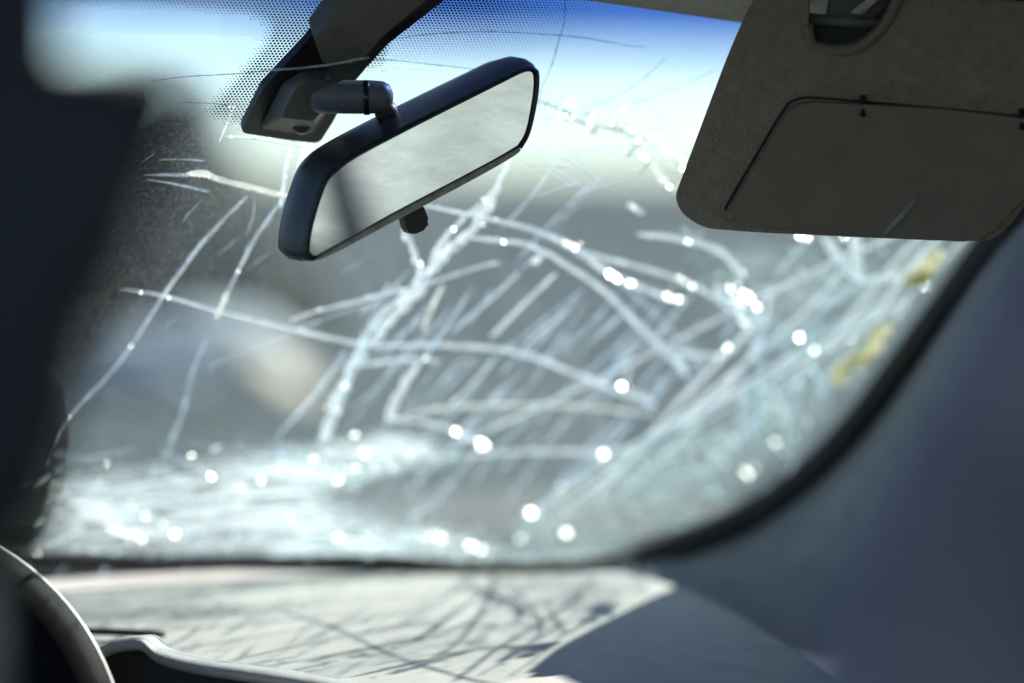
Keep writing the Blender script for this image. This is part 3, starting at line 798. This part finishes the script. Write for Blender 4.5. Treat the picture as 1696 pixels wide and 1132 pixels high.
for i in range(22):
    x = rnd.uniform(880, 1140); y = rnd.uniform(180, 330); ln = rnd.uniform(30, 120); a = rnd.uniform(-.9, 1.1)
    hair(x, y, x - ln * math.cos(a), y + ln * math.sin(a), rnd.uniform(2, 5))
for i in range(16):
    x = rnd.uniform(250, 620); y = rnd.uniform(250, 680); ln = rnd.uniform(15, 70); a = rnd.uniform(.4, 1.5)
    hair(x, y, x - ln * math.cos(a), y + ln * math.sin(a), rnd.uniform(1, 2.4))
for i in range(120):
    x = rnd.uniform(60, 790); y = rnd.uniform(735, 925) - max(0, (x - 250)) * .03; ln = rnd.uniform(20, 130); a = rnd.gauss(-.25, .3) if rnd.random() < .7 else rnd.uniform(.5, 1.1)
    hair(x, y, x - ln * math.cos(a), y + ln * math.sin(a), rnd.uniform(1.5, 6))
o = link('hairline_cracks', bm, M['crack_faint'], ws, False); o["kind"] = "stuff"
# --- lower crushed zones
low = [(20, 790), (110, 775), (250, 755), (400, 733), (540, 712), (640, 697), (700, 705), (760, 735), (772, 755), (700, 778), (620, 792), (560, 812), (600, 828), (680, 845), (760, 858), (810, 880), (838, 925), (600, 930), (300, 926), (40, 920), (60, 860)]
sheet('crushed_laminate', low, .004, M['crazed_white'], ws, .007, lambda co, e: min(1, e / .03))
hot = [(440, 735), (540, 716), (640, 700), (705, 710), (755, 738), (768, 757), (690, 776), (600, 792), (520, 815), (470, 800)]
sheet('crushed_laminate', hot, .008, M['crazed_white'], ws, .006, lambda co, e: min(1, e / .02))
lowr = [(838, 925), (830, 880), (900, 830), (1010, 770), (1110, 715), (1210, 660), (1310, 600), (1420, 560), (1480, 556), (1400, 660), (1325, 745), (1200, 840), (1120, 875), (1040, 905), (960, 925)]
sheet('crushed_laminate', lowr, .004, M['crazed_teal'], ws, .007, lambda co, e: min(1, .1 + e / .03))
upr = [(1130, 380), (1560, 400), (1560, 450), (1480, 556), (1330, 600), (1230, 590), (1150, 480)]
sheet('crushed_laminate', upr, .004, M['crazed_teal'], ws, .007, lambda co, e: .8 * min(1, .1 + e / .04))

def shards(zone, count, size, mt, seed, flat=.25, ang=None, gl=0.1, stretch=1.0):
    rnd = random.Random(seed); bm = bmesh.new()
    xs = [p[0] for p in zone]; ys = [p[1] for p in zone]; made = 0
    def ins(x, y):
        c = False; j = len(zone) - 1
        for i in range(len(zone)):
            if ((zone[i][1] > y) != (zone[j][1] > y)) and x < (zone[j][0] - zone[i][0]) * (y - zone[i][1]) / (zone[j][1] - zone[i][1]) + zone[i][0]: c = not c
            j = i
        return c
    while made < count:
        x = rnd.uniform(min(xs), max(xs)); y = rnd.uniform(min(ys), max(ys))
        if not ins(x, y): continue
        made += 1
        s0 = rnd.uniform(*size) * (.4 + 1.2 * rnd.random() ** 3)
        k = gscale(x, y) * s0 * .5
        c = G(x, y, .007 + rnd.random() * .008)
        n = (-GN + Vector((rnd.gauss(0, .35), rnd.gauss(0, .35), rnd.gauss(0, .35)))).normalized()
        a = (RIGHT * math.cos(ang) - UP * math.sin(ang)) if ang is not None else Vector((rnd.gauss(0, 1), rnd.gauss(0, 1), rnd.gauss(0, 1)))
        a = a + Vector((rnd.gauss(0, .15), rnd.gauss(0, .15), rnd.gauss(0, .15)))
        s = (a - n * a.dot(n)).normalized(); u = n.cross(s)
        m_ = rnd.randint(3, 6); a0 = rnd.random() * 6.28
        ring = [c + s * math.cos(a0 + 6.2832 * i / m_) * k * stretch * rnd.uniform(.6, 1.2) + u * math.sin(a0 + 6.2832 * i / m_) * k * rnd.uniform(.6, 1.2) / stretch ** .5 for i in range(m_)]
        th = max(.0006, k * flat)
        T = [bm.verts.new(p) for p in ring]; B = [bm.verts.new(p - n * th) for p in ring]
        bm.faces.new(T); bm.faces.new(B[::-1])
        for i in range(m_): bm.faces.new((T[i], B[i], B[(i + 1) % m_], T[(i + 1) % m_]))
    return bm, rnd
bm, rnd = shards(low, 240, (4, 15), 'shard', 3, .2, -.42, stretch=2.4)
for gx, gy, gs in ((185, 875, 12), (195, 880, 12), (210, 886, 12), (222, 890, 12), (234, 894, 12), (220, 845, 10), (165, 775, 4), (167, 795, 5), (75, 765, 2.5), (62, 916, 4), (390, 890, 9), (560, 890, 11), (600, 888, 13), (612, 892, 11), (628, 902, 12),
                   (545, 890, 9), (620, 770, 12), (590, 760, 13), (560, 795, 11), (650, 775, 10), (700, 740, 9), (520, 760, 8), (500, 790, 9), (720, 885, 12), (780, 905, 10), (690, 880, 9), (604, 752, 15), (612, 748, 13), (640, 758, 14), (655, 740, 12), (578, 778, 14), (565, 774, 10), (540, 795, 12), (585, 722, 10), (680, 752, 10), (375, 905, 8), (270, 870, 7), (290, 885, 8), (300, 892, 8), (480, 855, 9), (740, 890, 8), (470, 770, 7), (350, 790, 5), (420, 760, 5)):
    facet(bm, gx, gy, gs * rnd.uniform(.45, .85), rnd, .2)
    for q in range(2): facet(bm, gx + rnd.uniform(-14, 14), gy + rnd.uniform(-8, 8), gs * rnd.uniform(.15, .45), rnd, .3)
for (x0, y0, x1, y1, n_, sz) in ((168, 868, 240, 896, 9, 7), (215, 842, 300, 892, 7, 5), (530, 888, 632, 904, 10, 8), (455, 800, 560, 770, 9, 7), (560, 800, 650, 750, 10, 8), (600, 790, 720, 735, 8, 7), (690, 878, 820, 915, 9, 7), (120, 775, 330, 752, 9, 3.5), (330, 815, 470, 790, 7, 5)):
    for q in range(n_):
        t = (q + rnd.random() * .8) / n_
        facet(bm, x0 + (x1 - x0) * t + rnd.gauss(0, 4), y0 + (y1 - y0) * t + rnd.gauss(0, 3), sz * rnd.uniform(.4, 1.1), rnd, .22)
for f in bm.faces: f.material_index = 1 if f.tag else 0
o = link('glass_crumbs', bm, [M['shard'], M['facet']], ws, False); o["kind"] = "stuff"
fr_ = [(430, 926), (450, 890), (560, 868), (700, 876), (800, 890), (900, 905), (1040, 898), (1060, 915), (900, 930), (600, 931)]
sheet('crushed_laminate', fr_, .006, M['crazed_white'], ws, .006, lambda co, e: min(1, .15 + e / .012))
bm2, rnd2 = shards(fr_, 90, (5, 16), 'shard', 13, .2, -.3, stretch=2)
o = link('glass_crumbs', bm2, M['shard'], ws, False); o["kind"] = "stuff"
bm2, rnd2 = shards(lowr, 70, (6, 24), 'shard', 23, .2, 1.0, stretch=1.8)
o = link('glass_crumbs', bm2, M['shard'], ws, False); o["kind"] = "stuff"
band = [(892, 160), (1000, 192), (1095, 212), (1155, 262), (1130, 322), (1062, 272), (960, 216)]
bm2, rnd2 = shards(band, 80, (3, 13), 'shard', 31, .2, -.5, stretch=1.9)
for q in range(26):
    t = rnd2.random(); facet(bm2, 900 + 235 * t + rnd2.gauss(0, 5), 172 + 60 * t + 40 * t * t + rnd2.gauss(0, 9), rnd2.uniform(2.5, 8), rnd2, .22)
for f in bm2.faces: f.material_index = 1 if f.tag else 0
o = link('glass_crumbs', bm2, [M['shard'], M['facet']], ws, False); o["kind"] = "stuff"
bm2, rnd2 = shards(upr, 45, (6, 24), 'shard', 29, .2, .6, stretch=1.8)
o = link('glass_crumbs', bm2, M['shard'], ws, False); o["kind"] = "stuff"
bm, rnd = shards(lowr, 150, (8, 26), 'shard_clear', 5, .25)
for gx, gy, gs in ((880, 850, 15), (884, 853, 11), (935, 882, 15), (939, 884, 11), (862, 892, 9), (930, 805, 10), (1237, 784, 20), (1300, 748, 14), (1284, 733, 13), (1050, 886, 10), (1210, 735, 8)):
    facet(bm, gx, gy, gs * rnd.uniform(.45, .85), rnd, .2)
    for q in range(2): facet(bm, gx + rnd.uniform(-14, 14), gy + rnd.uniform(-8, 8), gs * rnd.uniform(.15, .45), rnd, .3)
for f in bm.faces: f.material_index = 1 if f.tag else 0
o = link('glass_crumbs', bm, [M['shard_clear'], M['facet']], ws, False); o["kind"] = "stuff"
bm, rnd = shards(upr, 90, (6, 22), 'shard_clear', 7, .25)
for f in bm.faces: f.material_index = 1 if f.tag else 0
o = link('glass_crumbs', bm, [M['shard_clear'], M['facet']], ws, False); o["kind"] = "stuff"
# dried yellow adhesive along the seal
for pts in ([(1556, 424), (1540, 445), (1528, 458), (1512, 468)], [(1465, 545), (1440, 580), (1425, 598), (1405, 608), (1386, 622)]):
    bm = bmesh.new(); rnd = random.Random(len(pts))
    P = smooth([Vector((x, y, 0)) for x, y in pts], 4)
    for p in P:
        r = bmesh.ops.create_icosphere(bm, subdivisions=2, radius=.0052 * rnd.uniform(.6, 1.4))
        c = G(p.x + rnd.uniform(-8, 4), p.y + rnd.uniform(-5, 5), .008)
        for v in r['verts']: v.co = v.co * rnd.uniform(.92, 1.08) + c
    link('dried_adhesive', bm, M['glue'], ws)
# lower gasket
gk = smooth([G(x, y, .006) for x, y in [(-200, 912), (40, 924), (200, 929), (330, 932), (500, 930), (640, 932), (760, 940), (880, 940), (1000, 928), (1060, 918)]], 5)
ng = len(gk)
link('gasket', tube(gk, [(.006 + .004 * math.exp(-((i / ng - .55) * 9) ** 2), .006) for i in range(ng)], 8, True, GN), M['rubber'], car)

# ------------------------------------------------------------------ mirror mount and mirror
mir = thing('rear_view_mirror', 'black rear view mirror with dusty glass on a short arm under the roof', 'rear view mirror')
plate = [(395, 208), (432, 135), (500, 62), (560, -10), (640, -110), (830, -90), (722, -4), (640, 60), (603, 100), (578, 130), (548, 190), (525, 226), (470, 220)]
bm = slab([G(p.x, p.y, .004) for p in rounded(plate, [10] + [4] * 10 + [8, 8], 4)], -GN * .008, .0015); link('mount_plate', bm, M['black_plastic'], mir, False)
bar = [(520, 66), (566, 8), (640, -88), (800, -80), (712, -4), (632, 62), (602, 98), (588, 106), (534, 106), (530, 90)]
bm = slab([G(p.x, p.y, .034) for p in rounded(bar, 6, 3)], GN * .022, .005, 3); link('mount_cover', bm, M['grey_cover'], mir, False)
base = [(430, 213), (468, 138), (500, 118), (545, 116), (552, 150), (540, 192), (516, 223), (470, 219)]
bm = bmesh.new(); o1 = [bm.verts.new(G(p.x, p.y, .012)) for p in rounded(base, 8, 3)]
inner = [((p.x - 505) * .62 + 512, (p.y - 170) * .62 + 168) for p in rounded(base, 8, 3)]
o2 = [bm.verts.new(G(x, y, .042)) for x, y in inner]; n = len(o1)
for i in range(n): bm.faces.new((o1[i], o1[(i + 1) % n], o2[(i + 1) % n], o2[i]))
bm.faces.new(o2); link('mount_base', bm, M['grey_cover'], mir, False)
q = G(500, 207, .022); sn = (CAM - q).normalized()
bm = bmesh.new(); r = bmesh.ops.create_cone(bm, cap_ends=True, segments=20, radius1=.0075, radius2=.006, depth=.006)
R3 = sn.to_track_quat('Z', 'Y').to_matrix()
for v in r['verts']: v.co = R3 @ v.co + q + sn * .003
screw = link('screw', bm, M['black_plastic'], mir, False)
bm = bmesh.new(); box(bm, q + sn * .0065, (R3 @ Vector((1, 0, 0)), R3 @ Vector((0, 1, 0)), sn), (.004, .0008, .0006)); link('screw_slot', bm, M['rubber'], screw, False)
arm = [W(514, 160, 1.70), W(522, 160, 1.70), W(530, 160, 1.70), W(570, 161, 1.70), W(612, 161, 1.70), W(634, 161, 1.70), W(645, 161, 1.70), W(651, 161, 1.70)]
link('arm', tube(arm, [.009, .0112, .0118, .0118, .0118, .0112, .0088, .003], 24), M['arm_plastic'], mir)
link('arm_collar', tube([W(603, 162, 1.70), W(612, 162, 1.70)], .0123, 24), M['black_gloss'], mir)
bm = bmesh.new(); r = bmesh.ops.create_uvsphere(bm, u_segments=20, v_segments=12, radius=.0085)
for v in r['verts']: v.co = v.co + W(640, 186, 1.712)
link('ball_joint', bm, M['black_plastic'], mir)
MN = (Vector((.42, -.88, -.05))).normalized(); MP = W(690, 265, 1.69)
outer = [(496, 434), (474, 396), (482, 332), (520, 262), (600, 200), (720, 146), (820, 110), (868, 99), (889, 110), (892, 150), (880, 216), (862, 248), (760, 304), (640, 364), (530, 430)]
house = smooth([Vector((x, y, 0)) for x, y in [(518, 432), (506, 428), (502, 414), (508, 372), (528, 312), (546, 284), (580, 258), (650, 220), (740, 175), (830, 131), (866, 114), (884, 112), (891, 124), (889, 160), (878, 214), (866, 240), (850, 254), (760, 304), (650, 362), (560, 412)]], 4, True)
gl_in = smooth([Vector((x, y, 0)) for x, y in [(524, 426), (513, 425), (509, 414), (516, 372), (534, 316), (550, 290), (582, 265), (650, 228), (740, 182), (830, 137), (864, 120), (880, 117), (885, 128), (883, 160), (873, 212), (861, 236), (846, 248), (760, 297), (650, 355), (560, 406)]], 4, True)
H = [hit(p.x, p.y, MP, MN) for p in house]; I_ = [hit(p.x, p.y, MP, MN) for p in gl_in]
hc = sum(H, Vector()) / len(H)
bm = bmesh.new()
# rolled front lip, then the shell going back
rings = [[p - MN * .004 for p in I_], [p + MN * .0015 for p in I_], [p + (h - p) * .35 + MN * .004 for p, h in zip(I_, H)], [h + MN * .0025 for h in H]]
sh = W(672, 268, 1.70) - W(690, 282, 1.69)
back = [(0.002, 1.006), (.008, 1.03), (.020, 1.05), (.034, 1.04), (.046, .97), (.054, .82), (.059, .5)]
for dz, sc in back: rings.append([hc + (h - hc) * sc - MN * dz + (UP * .62 - RIGHT * .30) * min(dz, .045) * .22 for h in H])
RV = [[bm.verts.new(p) for p in r_] for r_ in rings]
n = len(H)
for a, b in zip(RV, RV[1:]):
    for i in range(n): bm.faces.new((a[i], a[(i + 1) % n], b[(i + 1) % n], b[i]))
bm.faces.new(RV[-1])
link('housing', bm, M['black_plastic'], mir)
bm = bmesh.new()
vs = [bm.verts.new(p - MN * .001) for p in I_]; ins_ = [bm.verts.new(hc + (p - hc) * .985 + MN * .0012) for p in I_]
for i in range(n): bm.faces.new((vs[i], vs[(i + 1) % n], ins_[(i + 1) % n], ins_[i]))
bm.faces.new(ins_)
link('mirror_glass', bm, M['mirror'], mir, False)
lip = smooth([hit(x, y, MP, MN) + MN * .004 for x, y in [(520, 430), (560, 410), (650, 360), (760, 302), (840, 258), (858, 246)]], 5)
link('lower_lit_edge', tube(lip, [(.0024 * math.sin(math.pi * (i + .6) / (len(lip) + .2)) ** .5,) * 2 for i in range(len(lip))], 8), M['cream_trim'], mir)  # lit lower edge of the housing, its light put into the cream colour
tab = [(668, 352), (700, 338), (712, 368), (706, 380), (684, 390), (676, 384)]
tb = [hit(p.x, p.y, MP - MN * .006, MN) for p in rounded(tab, 6, 4)]
link('dip_lever', slab(tb, -MN * .012, .003, 3), M['black_plastic'], mir)
t2 = tube([hit(692, 374, MP - MN * .004, MN), hit(706, 366, MP - MN * .004, MN)], .003, 8); t2.free()

# ------------------------------------------------------------------ sun visor
vis = thing('sun_visor', 'textured beige grey sun visor folded down, with a closed vanity mirror cover', 'sun visor')
VN = (Vector((-.16, -1, -.22))).normalized(); VP = W(1400, 200, 1.68)
def V_(x, y, off=0): return hit(x, y, VP, VN) + VN * off
vo = [(1290, -70), (1236, 22), (1205, 92), (1118, 325), (1130, 352), (1165, 376), (1250, 383), (1400, 390), (1560, 397), (1640, 398), (1672, 372), (1760, 250), (1840, 100), (1850, 20), (1700, 2), (1560, -6), (1487, -10), (1462, 38), (1420, 74), (1375, 80), (1340, 70), (1338, -70)]
vr = [10, 14, 60, 22, 30, 30, 60, 60, 60, 30, 30, 60, 60, 30, 40, 30, 14, 20, 20, 12, 8, 8]
outl = rounded(vo, vr, 5)
bm = slab([V_(p.x, p.y, .004) for p in outl], -VN * .026, .0105, 6)
link('visor_body', bm, M['visor_vinyl'], vis)
# stitched welt round the edge of the cutout
link('cutout_edge', tube(smooth([V_(x, y, .003) for x, y in [(1338, 40), (1344, 72), (1376, 82), (1422, 78), (1464, 42), (1486, 0), (1490, -20)]], 5), .0042, 10), M['visor_plastic'], vis)
cov = rounded([(1316, 164), (1204, 352), (1222, 366), (1400, 383), (1610, 396), (1650, 372), (1800, 205), (1560, 176)], [30, 12, 14, 40, 30, 20, 20, 40], 6)
bm = slab([V_(p.x, p.y, .0105) for p in cov], -VN * .012, .0055, 5)
cv = link('vanity_cover', bm, M['visor_plastic'], vis)
link('cover_gap', tube(smooth([V_(x, y, .0046) for x, y in [(1203, 345), (1208, 332), (1255, 252), (1300, 178), (1318, 164), (1345, 160), (1430, 167), (1560, 178), (1700, 192), (1800, 202)]], 4), (.0009, .0009), 6), M['rubber'], vis)
for x, y in ((1430, 172), (1692, 194)):
    bm = bmesh.new(); box(bm, V_(x, y, .008), (RIGHT, UP, -VN), (.0022, .0075, .002)); bmesh.ops.bevel(bm, geom=bm.edges[:], offset=.0008, segments=2, affect='EDGES')
    link('hinge_clip', bm, M['rubber'], vis)
link('lit_rib', tube([V_(1466, 382, .0098), V_(1494, 352, .0105), V_(1522, 318, .0098)], [(.002, .002), (.003, .0026), (.001, .001)], 8), M['lit_rib_grey'], vis)  # light streak on the cover, put in as a paler rib
bm = slab([V_(x, y, -.0135) for x, y in ((1378, 28), (1380, -60), (1520, -60), (1500, 20), (1460, 80), (1400, 92), (1336, 88), (1336, 48), (1376, 46))], -VN * .006, .001); link('recess_backing', bm, M['dash_dark'], vis, False)  # dark plate added behind the cutout for the shade of the hole
link('pivot_rod', tube([V_(1330, 34, -.008), V_(1400, 40, -.008), V_(1500, 44, -.008)], .0042, 12), M['grey_cover'], vis)
bm = slab([V_(x, y, -.012) for x, y in ((1366, 30), (1380, -40), (1500, -40), (1470, 20), (1430, 52), (1390, 52))], -VN * .012, .003); link('pivot_bracket', bm, M['grey_cover'], vis)
link('pivot_clip', slab([V_(x, y, -.002) for x, y in ((1408, 22), (1440, -4), (1462, -6), (1428, 26))], -VN * .004, .001), M['cream_trim'], vis)

# ------------------------------------------------------------------ seats in the foreground
def part(name, parent, label=None):
    o = bpy.data.objects.new(name, None); COL.objects.link(o); o.parent = parent
    if label: o['label'] = label
    return o
sl = part('front_seat', car, 'dark charcoal front seat with headrest')
HD = .86
hr = smooth([(-330, -60), (60, -140), (84, -40), (86, 55), (108, 104), (180, 116), (266, 132), (300, 168), (284, 228), (250, 305), (205, 440), (150, 545), (118, 690), (86, 800), (50, 880), (-40, 930), (-330, 930)], 4, True)
hn = (CAM - W(0, 400, HD)).normalized()
bm = cushion([W(p[0], p[1], HD) for p in hr], hn, .035, 7, .05, .35); link('headrest', bm, M['seat_fabric'], sl)
for dx in (-150, -30): link('headrest_post', tube([W(dx, 900, HD), W(dx, 1220, HD)], .006, 10), M['cream_trim'], sl)
bb = rounded([W(x, y, HD + .02) for x, y in ((-900, 1230), (330, 1230), (420, 2900), (-1000, 2900))], .06)
link('backrest', cushion(bb, hn, .05, 6, .06, .25), M['seat_fabric'], sl)
sr = part('front_seat', car, 'slate blue front seat')
SD = .92
ho = smooth([(1820, 380), (1690, 420), (1610, 540), (1530, 690), (1450, 840), (1400, 960), (1360, 1060), (1345, 1160), (1360, 1400), (1900, 1500), (2150, 1100), (2050, 560)], 5, True)
sn_ = (CAM - W(1600, 800, SD)).normalized()
link('backrest', cushion([W(p[0], p[1], SD) for p in ho], sn_, .05, 7, .06, .4), M['seat_blue'], sr)
